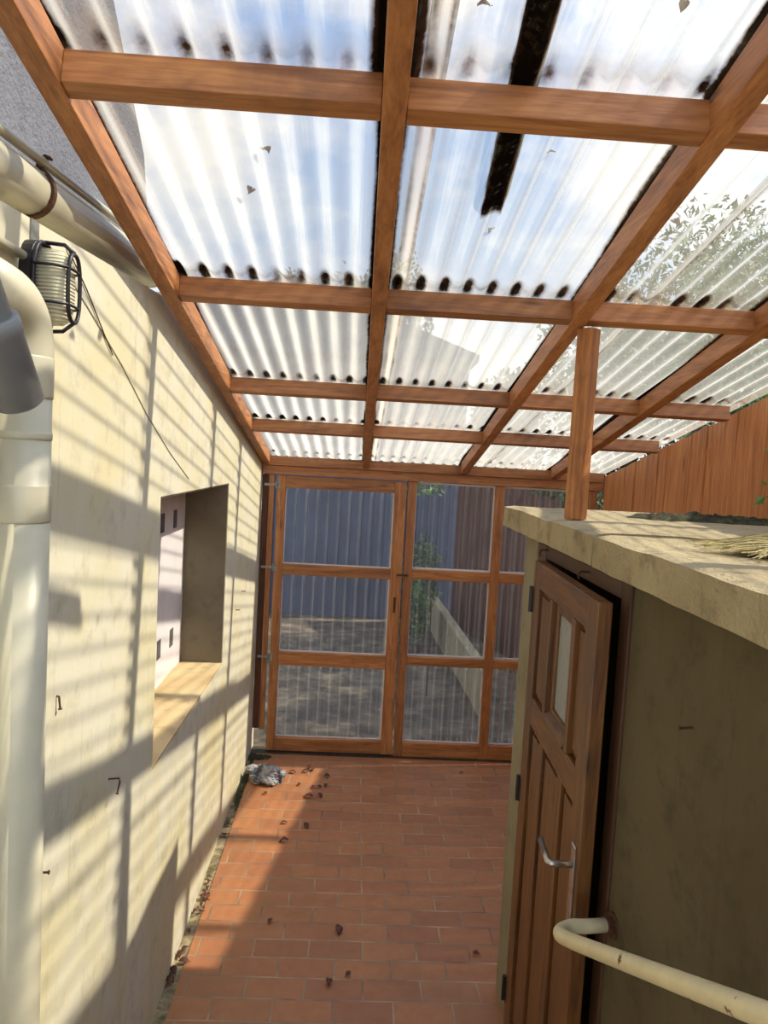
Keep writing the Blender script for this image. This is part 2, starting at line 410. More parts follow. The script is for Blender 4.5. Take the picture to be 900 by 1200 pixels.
# ------------------------------------------------------------------ window shutter
sh = thing('window_shutter', 'white boarded shutter with small dark slots closing the deep window recess', 'shutter', (-.9, (WY0+WY1)/2, WZ0))
bm = B()
for a, b in ((2.502, 2.83), (2.833, 3.27), (3.273, 3.813)):
    box(bm, -.915, -.885, a, b, WZ0, WZ1-.002)
obj('board', bm, M_WHITE, sh, bevel=.002)
for yy, zz in ((3.37, 1.80), (3.60, 1.80), (3.37, 1.205), (3.60, 1.205), (2.95, 1.8), (2.95, 1.205)):
    bm = B(); box(bm, -.8855, -.882, yy-.03, yy+.03, zz-.045, zz+.045)
    s = obj('slot_plate', bm, M_SLOT, sh, bevel=.0015)
    s['label'] = 'dark grey slot plate'

# ------------------------------------------------------------------ roof frame
frame = thing('roof_frame', 'reddish brown timber roof frame of rafters and cross noggins over the passage', 'roof frame', (0, 5.1, 2.06))
def raft(pa, pb, name='rafter', mat=WOOD['y'], w=.05, y0=.25, y1=5.088):
    (xa, ya), (xb, yb) = pa, pb
    X = lambda y: xa+(xb-xa)*(y-ya)/(yb-ya)
    up_ = V((0, SL, 1)).normalized()
    off = up_*(RH/2)
    bm = B(); beam(bm, V((X(y0), y0, zb(y0)))+off, V((X(y1), y1, zb(y1)))+off, w, RH, up_, 1)
    obj(name, bm, mat, frame, bevel=.003)
    return X
XL = raft((-.607, 1.25), (-.636, 5.1), w=.048)
XC = raft((.033, 1.2), (.061, 5.12), w=.047)
XR = raft((.668, 1.46), (.752, 5.05), w=.05)
XRR = raft((1.29, 2.38), (1.39, 4.95), w=.052)
RX = [XL, XC, XR, XRR]
ROFF = V((0, SL, 1)).normalized()
for i, yn in enumerate(NOG):
    for k in range(4):
        a = RX[k](yn)+.0245
        b = RX[k+1](yn)-.0245 if k < 3 else 1.735
        if k == 3: a += .002
        dz = random.uniform(0, .006); dy = random.uniform(-.006, .006)
        bm = B(); c = V((0, yn+dy, zb(yn)+.004+dz))+ROFF*.034
        beam(bm, c+V((a, 0, 0)), c+V((b, 0, random.uniform(-.002, .002))), .05, .066, ROFF)
        obj('noggin', bm, WOOD['x'], frame, bevel=.0025)
bm = B(); beam(bm, (XW+.004, 5.125, 2.1), (1.75, 5.125, 2.1), .072, .066)
obj('wall_plate', bm, WOOD['x'], frame, bevel=.003)
bm = B(); beam(bm, (XW+.004, 5.14, 2.036), (1.75, 5.14, 2.036), .07, .060)
obj('header', bm, WOOD['x'], frame, bevel=.003)

post = thing('timber_post', 'upright square timber post standing on the concrete shed roof under the rafter', 'post', (.733, 2.385, 1.985))
bm = B()
Mp = Matrix.Translation((.733, 2.385, 0)) @ Matrix.Rotation(math.radians(39), 4, 'Z')
box(bm, -.027, .027, -.027, .027, 1.985, zb(2.385)-.003, Mp)
obj('shaft', bm, WOOD['z'], post, bevel=.004)

# ------------------------------------------------------------------ corrugated roof sheets
PITCHW, AMP = .076, .009
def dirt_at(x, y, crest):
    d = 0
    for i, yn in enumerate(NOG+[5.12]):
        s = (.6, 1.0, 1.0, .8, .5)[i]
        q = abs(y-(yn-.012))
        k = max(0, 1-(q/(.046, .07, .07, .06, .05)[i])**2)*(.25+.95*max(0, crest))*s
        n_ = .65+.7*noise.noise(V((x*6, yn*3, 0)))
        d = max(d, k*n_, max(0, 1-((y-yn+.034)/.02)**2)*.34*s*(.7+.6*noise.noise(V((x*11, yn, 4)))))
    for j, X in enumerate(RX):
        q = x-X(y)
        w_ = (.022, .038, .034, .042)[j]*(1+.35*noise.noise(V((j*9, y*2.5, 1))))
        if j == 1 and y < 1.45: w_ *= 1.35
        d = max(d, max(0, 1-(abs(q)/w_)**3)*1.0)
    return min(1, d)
def corr_sheet(name, xa, xb, ya, yb, lift, label, extra_edge=None):
    nx = int((xb-xa)/PITCHW*10); ys = [ya]
    while ys[-1] < yb:
        st = .012 if min(abs(ys[-1]-q) for q in NOG+[5.12]) < .09 else .05
        ys.append(min(yb, ys[-1]+st))
    bm = B(); dl = bm.verts.layers.float.new('dirt'); rows = []  # layer holds dirt and the plank's painted shade
    for y in ys:
        row = []
        for i in range(nx+1):
            x = xa+(xb-xa)*i/nx; c = math.sin(2*PI*x/PITCHW)
            z = zb(y)+RH+AMP+.0015+lift+AMP*c
            v = bm.verts.new((x, y, z)); d = dirt_at(x, y, c)
            if xa < .2 < xb and .1 < x < .5 and y < 1.92:  # plank's dark shade painted into the sheet as a black band
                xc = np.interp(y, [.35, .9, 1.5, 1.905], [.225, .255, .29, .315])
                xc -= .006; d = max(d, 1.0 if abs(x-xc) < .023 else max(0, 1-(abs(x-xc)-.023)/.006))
            if extra_edge is not None:
                q = abs(x-extra_edge-.004*noise.noise(V((y*7, 0, 0))))
                d = max(d, max(0, 1-(q/.009)**2)*.55*(.6+.6*noise.noise(V((1, y*5, 3)))))
            v[dl] = d; row.append(v)
        rows.append(row)
    for a, b in zip(rows, rows[1:]):
        for i in range(nx): bm.faces.new((a[i], a[i+1], b[i+1], b[i]))
    o = obj(name, bm, M_ROOF, smooth=True, origin=(xa, yb, zb(yb)+RH))
    tag(o, label, 'roof sheet', 'corrugated clear roof sheets'); return o
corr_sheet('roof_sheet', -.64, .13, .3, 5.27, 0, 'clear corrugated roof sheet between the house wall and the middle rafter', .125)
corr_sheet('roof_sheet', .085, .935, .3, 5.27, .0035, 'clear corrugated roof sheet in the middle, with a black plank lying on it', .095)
corr_sheet('roof_sheet', .89, 1.80, .3, 5.27, 0, 'clear corrugated roof sheet sloping down above the board fence', .93)

# black plank on the roof
bm = B()
zt = lambda y: zb(y)+RH+2*AMP+.009
yy = [.35, .9, 1.5, 1.84, 1.885, 1.905]; ww = [.056, .056, .056, .056, .05, .034]; xx = [.225, .255, .29, .312, .314, .315]
ring = []
for y, w, x in zip(yy, ww, xx):
    ring.append([bm.verts.new((x+s*w/2, y, zt(y)+h)) for s, h in ((-1, 0), (1, 0), (1, .03), (-1, .03))])
for a, b in zip(ring, ring[1:]):
    for i in range(4): bm.faces.new((a[i], a[(i+1) % 4], b[(i+1) % 4], b[i]))
bm.faces.new(ring[0][::-1]); bm.faces.new(ring[-1])
o = obj('plank', bm, M_BLACKBAR, origin=(.3, 1.2, zt(1.2)), bevel=.004)
tag(o, 'black weathered plank lying on top of the clear roof sheets', 'plank')

# ------------------------------------------------------------------ end screen: side boards, gate, fixed screen
def pane(xa, xb, za, zb_, parent, y=5.178):
    nx = max(8, int((xb-xa)/PITCHW*10)); bm = B(); R = []
    for k in range(9):
        z = za+(zb_-za)*k/8
        R.append([bm.verts.new((xa+(xb-xa)*i/nx, y+.008*math.sin(2*PI*(xa+(xb-xa)*i/nx)/PITCHW)+.002*math.sin(z*5+xa), z)) for i in range(nx+1)])
    for a, b in zip(R, R[1:]):
        for i in range(nx): bm.faces.new((a[i], a[i+1], b[i+1], b[i]))
    o = obj('pane', bm, M_PANE, parent, smooth=True)
    q = .019; bm = B()  # pale strips added for the bright glow of the pane edges
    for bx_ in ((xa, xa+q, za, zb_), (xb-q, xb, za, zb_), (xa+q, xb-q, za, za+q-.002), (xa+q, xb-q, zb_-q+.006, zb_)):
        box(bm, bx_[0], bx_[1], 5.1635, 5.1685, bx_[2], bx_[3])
    WM[o.name] = WM[parent.name]
    b_ = obj('pale_edge', bm, M_WHITE, o); b_['label'] = 'thin pale strip imitating the lit sheet edge'
    return o

sb = thing('side_boarding', 'narrow vertical timber boards filling the gap between house wall and gate', 'boarding', (-.63, 5.14, .17))
bm = B(); box(bm, -.660, -.617, 5.125, 5.145, .17, 2.003); obj('board', bm, OLDW['z'], sb, bevel=.002)
bm = B(); box(bm, -.614, -.577, 5.118, 5.150, .165, 2.003); obj('board', bm, WOOD['z'], sb, bevel=.002)

gate = thing('garden_gate', 'timber framed gate glazed with three clear corrugated panes, hinged at left', 'gate', (-.56, 5.14, .01))
gy0, gy1 = 5.118, 5.163
ZR = [(.105, .012), (.735, .64), (1.37, 1.295), (1.998, 1.912)]
def member(a, b, z0, z1, name, parent, ax, y0=gy0, y1=gy1):
    bm = B(); box(bm, a, b, y0, y1, z0, z1); return obj(name, bm, WOOD[ax], parent, bevel=.0025)
member(-.556, -.497, .012, 1.998, 'stile', gate, 'z'); member(.273, .356, .012, 1.998, 'stile', gate, 'z')
for zh, zl in ZR: member(-.4965, .2725, zl, zh, 'rail', gate, 'x', gy0+.003, gy1-.003)
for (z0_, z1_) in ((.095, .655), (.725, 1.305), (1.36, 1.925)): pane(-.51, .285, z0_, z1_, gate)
for zz in (1.93, 1.345, .70):
    bm = B()
    box(bm, -.645, -.565, 5.1135, 5.1175, zz-.009, zz+.009)
    box(bm, -.557, -.535, 5.1130, 5.1178, zz-.03, zz+.03)
    tube(bm, [(-.562, 5.113, zz-.026), (-.562, 5.113, zz+.026)], .007, 10)
    for xx_ in (-.63, -.6): tube(bm, [(xx_, 5.1145, zz), (xx_, 5.1115, zz)], .004, 8)
    for dz in (-.018, .018): tube(bm, [(-.545, 5.1145, zz+dz), (-.545, 5.1110, zz+dz)], .004, 8)
    h_ = obj('hinge', bm, M_STEEL, gate); h_['label'] = 'galvanised strap hinge'
bm = B(); box(bm, .318, .40, 5.1095, 5.1165, 1.326, 1.338); tube(bm, [(.325, 5.112, 1.332), (.325, 5.100, 1.332)], .006, 8)
h_ = obj('latch', bm, M_RUST, gate); h_['label'] = 'small rusty hook latch'
bm = B(); box(bm, .305, .322, 5.1125, 5.1175, 1.06, 1.17); h_ = obj('lock_plate', bm, M_RUST, gate, bevel=.001)

scr = thing('glazed_screen', 'fixed timber screen of clear corrugated panes right of the gate', 'screen', (1.05, 5.14, 0))
for a, b in ((.367, .427), (.992, 1.054), (1.665, 1.72)): member(a, b, .002, 2.004, 'stile', scr, 'z')
for a, b in ((.4275, .9915), (1.0545, 1.6645)):
    for zl, zh in ((.002, .104), (.678, .742), (1.304, 1.376)): member(a, b, zl, zh, 'rail', scr, 'x', gy0+.003, gy1-.003)
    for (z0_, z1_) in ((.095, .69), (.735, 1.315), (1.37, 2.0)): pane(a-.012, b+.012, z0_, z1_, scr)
bm = B(); box(bm, XW+.002, 1.76, 5.087, 5.22, -.06, -.001)
tag(obj('trim_3', bm, M_THRESH, bevel=.004), kind='structure')

# ------------------------------------------------------------------ board fence on the right
FX = 1.765
fence = thing('board_fence', 'reddish close boarded timber fence rising to the roof behind the shed', 'fence', (FX, 3.0, 0))
def fpanel(ya, yb):
    bm = B(); y = ya
    while y < yb-.03:
        w = min(random.uniform(.085, .105), yb-y)
        if yb-y-w < .05: w = yb-y
        dx = random.uniform(-.004, .004)
        zt_ = lambda q: zb(q)+RH-.035+random.uniform(-.004, .004)
        prism(bm, [(y+.0015, -.05), (y+w-.0015, -.05), (y+w-.0015, zt_(y+w)), (y+.0015, zt_(y))], 'x', FX+dx, FX+.018+dx)
        y += w
    return obj('board_panel', bm, FENCE['z'], fence)
fpanel(-.3, 4.213); fpanel(4.287, 5.12)
bm = B(); box(bm, FX-.006, FX+.06, 4.2135, 4.2865, -.05, zb(4.28)+RH-.02); obj('post', bm, FENCE['z'], fence, bevel=.003)
bm = B()
for zz in (.5, 1.6): box(bm, FX+.023, FX+.06, -.3, 4.2, zz, zz+.07); box(bm, FX+.023, FX+.06, 4.3, 5.1, zz, zz+.07)
obj('rail', bm, FENCE['y'], fence)

# ------------------------------------------------------------------ shed slabs, door, rail
def slab(ya, yb, xe, lab, ztop, seed):
    bm = B(); nx, ny = 26, int((yb-ya)/.03)
    def P(i, j, top):
        x = xe+(1.748-xe)*i/nx; y = ya+(yb-ya)*j/ny
        nz_ = noise.noise(V((x*3.1+seed, y*3.1, 2)))*.006+noise.noise(V((x*17+seed, y*17, 5)))*.0025
        if i == 0: x += noise.noise(V((y*9, seed, top)))*.006
        return (x, y, (ztop+nz_ - (.006 if i == 0 else 0)) if top else 1.895)
    T = [[bm.verts.new(P(i, j, 1)) for j in range(ny+1)] for i in range(nx+1)]
    Bt = [[bm.verts.new(P(i, j, 0)) for j in range(ny+1)] for i in range(nx+1)]
    for i in range(nx):
        for j in range(ny):
            bm.faces.new((T[i][j], T[i+1][j], T[i+1][j+1], T[i][j+1])); bm.faces.new((Bt[i][j], Bt[i][j+1], Bt[i+1][j+1], Bt[i+1][j]))
    for j in range(ny):
        bm.faces.new((T[0][j], T[0][j+1], Bt[0][j+1], Bt[0][j])); bm.faces.new((T[nx][j], Bt[nx][j], Bt[nx][j+1], T[nx][j+1]))
    for i in range(nx):
        bm.faces.new((T[i][0], Bt[i][0], Bt[i+1][0], T[i+1][0])); bm.faces.new((T[i][ny], T[i+1][ny], Bt[i+1][ny], Bt[i][ny]))
    o = obj('concrete_slab', bm, M_CONC, origin=(xe, ya, 1.895))
    tag(o, lab, 'slab', 'concrete slabs of the shed roof')
slab(1.908, 3.085, .638, 'thick concrete roof slab over the shed door, carrying the timber post', 1.983, 0)
slab(-.6, 1.887, .634, 'thick concrete roof slab of the shed, carrying the dry straw bundle', 1.981, 7)

# door frame
fr = thing('door_frame', 'dark reddish timber frame around the shed doorway', 'door frame', (.70, 2.15, 0))
bm = B(); box(bm, .670, .74, DY1-.118, DY1-.001, 0, DZ); obj('jamb', bm, REDW['z'], fr, bevel=.003)
bm = B(); box(bm, .672, .74, DY0+.001, DY0+.062, 0, DZ); obj('jamb', bm, REDW['z'], fr, bevel=.003)
bm = B(); box(bm, .672, .74, DY0+.0625, DY1-.1185, 1.835, DZ); obj('lintel', bm, REDW['y'], fr, bevel=.003)
# leaf: local frame, hinge at origin, leaf along local -Y, outer face at local -X
HX, HY = .668, 2.475
door = thing('shed_door', 'panelled brown wooden shed door standing ajar with small glazed light', 'door', (HX, HY, .012), math.radians(-2.2))
DW, DH, DT = .752, 1.818, .036
def dpart(name, boxes, mat, bev=.0025, parent=door, label=None):
    bm = B()
    for b in boxes: box(bm, *b)
    o = obj(name, bm, mat, parent, bevel=bev, local=True)
    if label: o['label'] = label
    return o
Z_, Y_ = DARKW['z'], DARKW['y']
st = .095
dpart('stile', [(-DT, 0, -st, 0, 0, DH)], Z_); dpart('stile', [(-DT, 0, -DW, -DW+st, 0, DH)], Z_)
rails = [(0, .20), (1.268, 1.362), (DH-.085, DH)]
for a, b in rails: dpart('rail', [(-DT+.001, -.001, -DW+st+.0005, -st-.0005, a, b)], Y_)
ya, yb = -DW+st, -st
# lower field: two muntins making three narrow raised panels
w3 = (yb-ya)
m1, m2 = ya+w3*.27, ya+w3*.70
for m_ in (m1, m2): dpart('muntin', [(-DT+.002, -.002, m_-.022, m_+.022, .2005, 1.2675)], Z_)
for a, b in ((ya, m1-.022), (m1+.022, m2-.022), (m2+.022, yb)):
    dpart('panel', [(-DT+.016, -.012, a+.0005, b-.0005, .2005, 1.2675), (-DT+.008, -DT+.018, a+.02, b-.02, .225, 1.243)], Z_, .004)
# upper field: narrow panels either side of a deep set glazed light
U0, U1 = 1.3625, DH-.0855
g1, g2 = -.555, -.282
for m_ in (g1, g2): dpart('muntin', [(-DT-.004, -.002, m_-.014, m_+.014, U0, U1)], Z_)
for a, b in ((ya, g1-.014), (g2+.014, yb)):
    dpart('panel', [(-DT+.016, -.012, a+.0005, b-.0005, U0, U1), (-DT+.008, -DT+.018, a+.016, b-.016, U0+.02, U1-.02)], Z_, .004)
ga, gb = g1+.0145, g2-.0145
fr_ = dpart('light_frame', [(-DT+.010, -.004, ga, ga+.038, U0, U1), (-DT+.010, -.004, gb-.038, gb, U0, U1),
                           (-DT+.010, -.004, ga+.0385, gb-.0385, U0, U0+.045), (-DT+.010, -.004, ga+.0385, gb-.0385, U1-.03, U1)], Z_, .004)
WM[fr_.name] = WM[door.name]
dpart('pane', [(-DT+.018, -DT+.024, ga+.0385, gb-.0385, U0+.0455, U1-.0305)], M_FROST, 0, fr_, 'frosted glass pane')
bm = B(); prism(bm, [(-DT-.010, U0), (-DT+.0095, U0), (-DT+.0095, U0+.032), (-DT-.010, U0+.008)], 'y', ga+.0005, gb-.0005)
obj('sill_moulding', bm, Y_, door, bevel=.0015, local=True)
dpart('bottom_moulding', [(-DT-.012, -DT+.0005, -DW+.02, -.02, .10, .125)], Y_, .004)
# lever handle
bm = B(); hy = -DW+.038
box(bm, -DT-.006, -DT, hy-.016, hy+.016, .97, 1.185)
obj_pl = obj('handle_plate', bm, M_CHROME, door, bevel=.002, local=True); obj_pl['label'] = 'narrow dull metal handle plate'
WM[obj_pl.name] = WM[door.name]
bm = B(); hz = 1.132
tube(bm, [(-DT-.005, hy, hz)]+[(-DT-.05, hy, hz)]+bez((-DT-.055, hy, hz), (-DT-.065, hy, hz), (-DT-.065, hy+.012, hz), 6)+[(-DT-.062, hy+.11, hz+.004)], .0085, 12)
o = obj('lever', bm, M_CHROME, obj_pl, smooth=True, local=True); o['label'] = 'dull metal lever handle'
for zz in (1.68, 1.0, .25):
    bm = B(); tube(bm, [(-DT-.004, .006, zz-.045), (-DT-.004, .006, zz+.045)], .008, 10); box(bm, -DT-.002, -DT+.001, -.02, .004, zz-.04, zz+.04)
    o = obj('hinge', bm, M_BLACK, door, local=True); o['label'] = 'dark barrel hinge'

# hooks above the door
for k, (y, z) in enumerate(((2.46, 1.868), (2.02, 1.862))):
    bm = B(); tube(bm, [(.672, y, z), (.655, y, z)]+bez((.648, y, z), (.636, y, z-.012), (.645, y-.004, z-.022), 6), .003, 8)
    tag(obj('hook', bm, M_RUST, smooth=True, origin=(.67, y, z)), ('small rusty hook above the hinge side of the shed door', 'small rusty hook above the middle of the shed door')[k], 'hook', 'hooks over the shed door')

# handrail
rail = thing('handrail', 'cream painted tubular handrail with chipped paint, bracketed to the shed wall', 'handrail', (.68, 1.69, 1.05))
bx, by, bz = .525, 1.60, 1.062
p = [(.682, 1.664, 1.052), (.60, 1.645, 1.058)]+bez((.572, 1.642, 1.06), (bx-.004, 1.625, 1.058), (bx, by-.035, bz+.022), 10)
d = V((bx+.02, .70, 1.562))-V((bx, by, bz))
p += [V((bx, by, bz))+d*tt for tt in (.12, .5, 1.0, 1.9)]
bm = B(); tube(bm, p, .0165, 18); obj('tube', bm, M_RAIL, rail, smooth=True)
bm = B(); tube(bm, [(.6805, 1.664, 1.052), (.672, 1.662, 1.0525)], .030, 20); tube(bm, [(.672, 1.662, 1.0525), (.655, 1.658, 1.0535)], .021, 16)
o = obj('flange', bm, M_RUST, rail, bevel=.001); o['label'] = 'rusty wall flange'

# ------------------------------------------------------------------ gutter, pipes, lamp on the left wall
GX, GR = -.715, .05
def gz(y): return 2.652+(y-1.36)*.066
gut = thing('house_gutter', 'cream plastic roof gutter running along the top of the house wall', 'gutter', (GX, 2.5, gz(2.5)))
bm = B(); tube(bm, [(GX, -.8, gz(-.8)), (GX, 2.47, gz(2.47))], GR, 24); obj('trough', bm, M_PVC, gut, smooth=True)
bm = B(); tube(bm, [(GX+.032, -.8, gz(-.8)+.058), (GX+.032, 2.47, gz(2.47)+.058)], .010, 12); obj('pale_edge', bm, M_PVC, gut, smooth=True)
bm = B(); tube(bm, [(GX, 2.468, gz(2.468)), (GX, 2.4815, gz(2.48))], GR+.003, 24); obj('end_cap', bm, M_PVC, gut)
for yy in (1.585,):
    bm = B(); pts = [(GX+(GR+.004)*math.cos(a), yy, gz(yy)+(GR+.004)*math.sin(a)) for a in [math.radians(q) for q in range(-110, 75, 12)]]
    pts += [(GX+.03, yy, gz(yy)+.062), (GX+.034, yy, gz(yy)+.072), (GX+.045, yy, gz(yy)+.068)]
    for a, b in zip(pts, pts[1:]): beam(bm, a, b, .005, .016, (0, 1, 0))
    o = obj('bracket', bm, M_RUST, gut); o['label'] = 'rusty strap bracket'
strap = thing('bracket_strap', 'grey galvanised strap fixed to the wall under the gutter', 'strap', (XW, 1.50, 2.50))
bm = B(); box(bm, XW, XW+.004, 1.482, 1.517, 2.40, 2.583); obj('plate', bm, M_STEEL, strap, bevel=.001)
for zz in (2.53, 2.46):
    bm = B(); tube(bm, [(XW+.003, 1.4995, zz), (XW+.008, 1.4995, zz)], .006, 8); o = obj('screw', bm, M_RUST, strap)

PX, PY, PR = -.612, 1.348, .050
dp = thing('downpipe', 'wide cream plastic downpipe with an elbow, running down the house wall', 'downpipe', (PX, PY, 0))
bm = B(); tube(bm, [(PX, PY, 0), (PX, PY, 2.295)], PR, 28); obj('pipe', bm, M_PVC, dp, smooth=True)
bm = B(); tube(bm, [(PX, PY, 2.29)]+bez((PX, PY, 2.30), (PX, PY, 2.388), (PX, PY-.095, 2.392), 14)+[(PX, PY-.21, 2.396)], PR+.001, 28); obj('elbow', bm, M_PVC, dp, smooth=True)
for za, zc, q in ((2.225, 2.30, .002), (2.15, 2.165, .0015), (2.0, 2.07, .002)):
    bm = B(); tube(bm, [(PX, PY, za), (PX, PY, za+.004), (PX, PY, zc-.004), (PX, PY, zc)], [PR+q*.4, PR+q, PR+q, PR+q*.4], 28); obj('collar', bm, M_PVC, dp, smooth=True)

gp = thing('grey_pipe', 'short grey plastic pipe with a socket, angled in front of the cream downpipe', 'pipe', (-.52, 1.14, 2.2))
A_, B_ = V((-.56, .96, 2.50)), V((-.53, 1.14, 2.225))
dd = (B_-A_).normalized()
bm = B(); tube(bm, [A_-dd*.2, B_-dd*.10], .034, 24); o = obj('tube', bm, M_GPVC2, gp, smooth=True); o['label'] = 'pale blue grey pipe'
bm = B(); tube(bm, [B_-dd*.115, B_-dd*.113, B_-dd*.09, B_-dd*.088, B_+dd*.02, B_+dd*.025], [.038, .042, .042, .040, .038, .032], 24); o = obj('socket', bm, M_GPVC, gp, smooth=True); o['label'] = 'dark grey socket'

cd = thing('conduit', 'thin cream conduit ending on the house wall above the downpipe elbow', 'conduit', (XW+.012, 1.43, 2.5))
bm = B(); tube(bm, [(XW+.013, .6, 2.497), (XW+.013, 1.0, 2.497), (XW+.013, 1.427, 2.497)], .009, 12); obj('tube', bm, M_PVC, cd, smooth=True)

LY, LZ = 1.488, 2.452
lamp = thing('bulkhead_lamp', 'oval wall lamp with ribbed glass behind a black wire cage', 'lamp', (XW, LY, LZ))
def oval(x, hw, hh, n=28, e=2.6):
    out = []
    for k in range(n):
        a = 2*PI*k/n; c, s_ = math.cos(a), math.sin(a)
        out.append((x, LY+hw*math.copysign(abs(c)**(2/e), c), LZ+hh*math.copysign(abs(s_)**(2/e), s_)))
    return out
def loft(bm, rings):
    R = [[bm.verts.new(p) for p in r] for r in rings]
    for a, b in zip(R, R[1:]):
        for i in range(len(a)): bm.faces.new((a[i], a[(i+1) % len(a)], b[(i+1) % len(a)], b[i]))
    bm.faces.new(R[0][::-1]); bm.faces.new(R[-1])
bm = B(); loft(bm, [oval(XW+.0005, .052, .088), oval(XW+.022, .052, .088), oval(XW+.026, .047, .083)]); obj('base', bm, M_BLACK, lamp, smooth=False)
bm = B(); loft(bm, [oval(XW+.026, .041, .075), oval(XW+.062, .040, .073), oval(XW+.074, .034, .066), oval(XW+.081, .020, .048)]); o = obj('glass', bm, M_LAMPGLASS, lamp, smooth=True); o['label'] = 'ribbed clear glass'
bm = B()
tube(bm, oval(XW+.086, .030, .066), .0042, 8, closed=True)
tube(bm, oval(XW+.028, .050, .085), .0042, 8, closed=True)
for zz in (LZ+.035, LZ-.035):
    tube(bm, [(XW+.026, LY-.051, zz), (XW+.062, LY-.047, zz), (XW+.086, LY-.031, zz), (XW+.088, LY, zz), (XW+.086, LY+.031, zz), (XW+.062, LY+.047, zz), (XW+.026, LY+.051, zz)], .003, 8)
for s_ in (-1, 1):
    tube(bm, [(XW+.026, LY, LZ+s_*.087), (XW+.066, LY, LZ+s_*.084), (XW+.086, LY, LZ+s_*.068)], .004, 8)
obj('cage', bm, M_BLACK, lamp, smooth=True)

bm = B(); pts = [V((XW+.0016, y, z)) for y, z in ((1.60, 2.545), (1.8, 2.47), (2.05, 2.37), (2.3, 2.25), (2.6, 2.13), (2.9, 2.03))]
tube(bm, pts, .0014, 6); tag(obj('cable', bm, M_PVC, origin=tuple(pts[0])), 'thin pale cable running diagonally down the cream wall from the lamp', 'cable')
bm = B(); pts = [V((XW+.0032, y, z)) for y, z in ((1.66, 2.575), (1.78, 2.51), (1.9, 2.43), (1.97, 2.385))]
tube(bm, pts, .0018, 6); tag(obj('wire', bm, M_RUST, origin=tuple(pts[0])), 'short dark wire on the cream wall right under the gutter', 'wire')

nails = [(1.661, 1.556, 'rusty nail in the cream wall above a brown rust streak'), (2.039, 1.195, 'bent rusty nail in the cream wall under the window level'),
         (1.588, 1.184, 'rusty nail in the wall beside the cream downpipe'), (4.392, 1.301, 'upper of two nails in the wall between window and gate'), (4.193, 1.228, 'lower of two nails in the wall between window and gate')]
for i, (y, z, lab) in enumerate(nails):
    bm = B(); pts = [(XW-.004, y, z), (XW+.02, y, z+.002)]
    if i == 1: pts = [(XW-.004, y, z), (XW+.03, y, z+.004), (XW+.034, y-.004, z-.004), (XW+.002, y-.03, z-.03)][:3]+[(XW+.03, y-.012, z-.035)]
    if i == 0: pts = [(XW-.004, y, z+.01), (XW+.006, y, z+.008), (XW+.009, y, z-.02)]
    tube(bm, pts, .0026, 8); tube(bm, [pts[-1], V(pts[-1])+(V(pts[-1])-V(pts[-2])).normalized()*.002], .005, 8)
    tag(obj('nail', bm, M_RUST, origin=(XW, y, z)), lab, 'nail', 'nails in the walls')
bm = B(); tube(bm, [(.684, 1.36, 1.66), (.655, 1.36, 1.658)], .0026, 8); tube(bm, [(.655, 1.36, 1.658), (.653, 1.36, 1.658)], .005, 8)
tag(obj('nail', bm, M_RUST, origin=(.68, 1.36, 1.66)), 'rusty nail in the grey shed wall right of the door', 'nail', 'nails in the walls')

# ------------------------------------------------------------------ things on the slab
bm = B()
rs = random.Random(3)
for k in range(420):
    a = rs.gauss(0, .55); L = rs.uniform(.06, .19); c0 = V((.98+rs.uniform(-.02, .03), 1.52+rs.uniform(-.05, .05), 1.992+rs.uniform(0, .028)))
    dirn = V((-.62*math.cos(a)-.25*math.sin(a), .62*math.sin(a)*1.0+.30*math.cos(a), 0)).normalized()
    p1 = c0+dirn*L*.55+V((rs.gauss(0, .02), rs.gauss(0, .02), rs.uniform(0, .025)))
    p2 = c0+dirn*L+V((rs.gauss(0, .035), rs.gauss(0, .035), 0)); p2.z = 1.990+rs.uniform(0, .014)
    tube(bm, bez(c0, p1, p2, 5), .0011, 4, cap=False)
stw = thing('straw_bundle', 'bundle of dry pale straw with a grey binding lying on the concrete slab', 'straw bundle', (.95, 1.52, 1.985))
obj('straw', bm, M_STRAW, stw)
bm = B(); tube(bm, [(.955, 1.515, 2.012), (.975, 1.51, 2.014), (1.03, 1.495, 2.014), (1.10, 1.475, 2.014), (1.16, 1.46, 2.014)], [.018, .026, .028, .026, .02], 18)
tube(bm, [(1.0, 1.46, 2.008), (1.04, 1.44, 2.008), (1.16, 1.41, 2.008)], [.014, .02, .018], 14)
o = obj('binding', bm, M_GPVC, stw, smooth=True); o['label'] = 'dark grey plastic binding'

def mound(name, mat, cx, cy, z0, lx, ly, h, rot, seed, lab, cat, kind=None, n=40):
    bm = B(); G = []
    for i in range(n+1):
        row = []
        for j in range(n+1):
            u, v = i/n*2-1, j/n*2-1
            e = max(0, 1-(u*u+v*v)*(1+.5*noise.noise(V((u*2+seed, v*2, 1)))))
            x, y = u*lx, v*ly
            c, s_ = math.cos(rot), math.sin(rot)
            row.append(bm.verts.new((cx+x*c-y*s_, cy+x*s_+y*c, z0-.004+e**.6*h*(.65+.6*noise.noise(V((u*7+seed, v*7, 3)))+.4*noise.noise(V((u*19, v*19, seed)))))))
        G.append(row)
    for a, b in zip(G, G[1:]):
        for j in range(n): bm.faces.new((a[j], a[j+1], b[j+1], b[j]))
    o = obj(name, bm, mat, smooth=True, origin=(cx, cy, z0)); tag(o, lab, cat, None, kind); return o
mound('moss', M_MOSS, 1.33, 2.66, 1.983, .32, .09, .035, -.05, 2, 'dark moss growing along the back of the concrete slab', 'moss', 'stuff')
mound('moss', M_MOSS, -.63, 4.62, -.006, .035, .42, .018, 0, 5, 'mossy dirt along the foot of the house wall by the gate', 'moss', 'stuff')
mound('moss', M_MOSS, -.585, 5.02, 0, .09, .06, .016, 0, 8, 'dark moss patch in the corner at the foot of the gate', 'moss', 'stuff', 30)

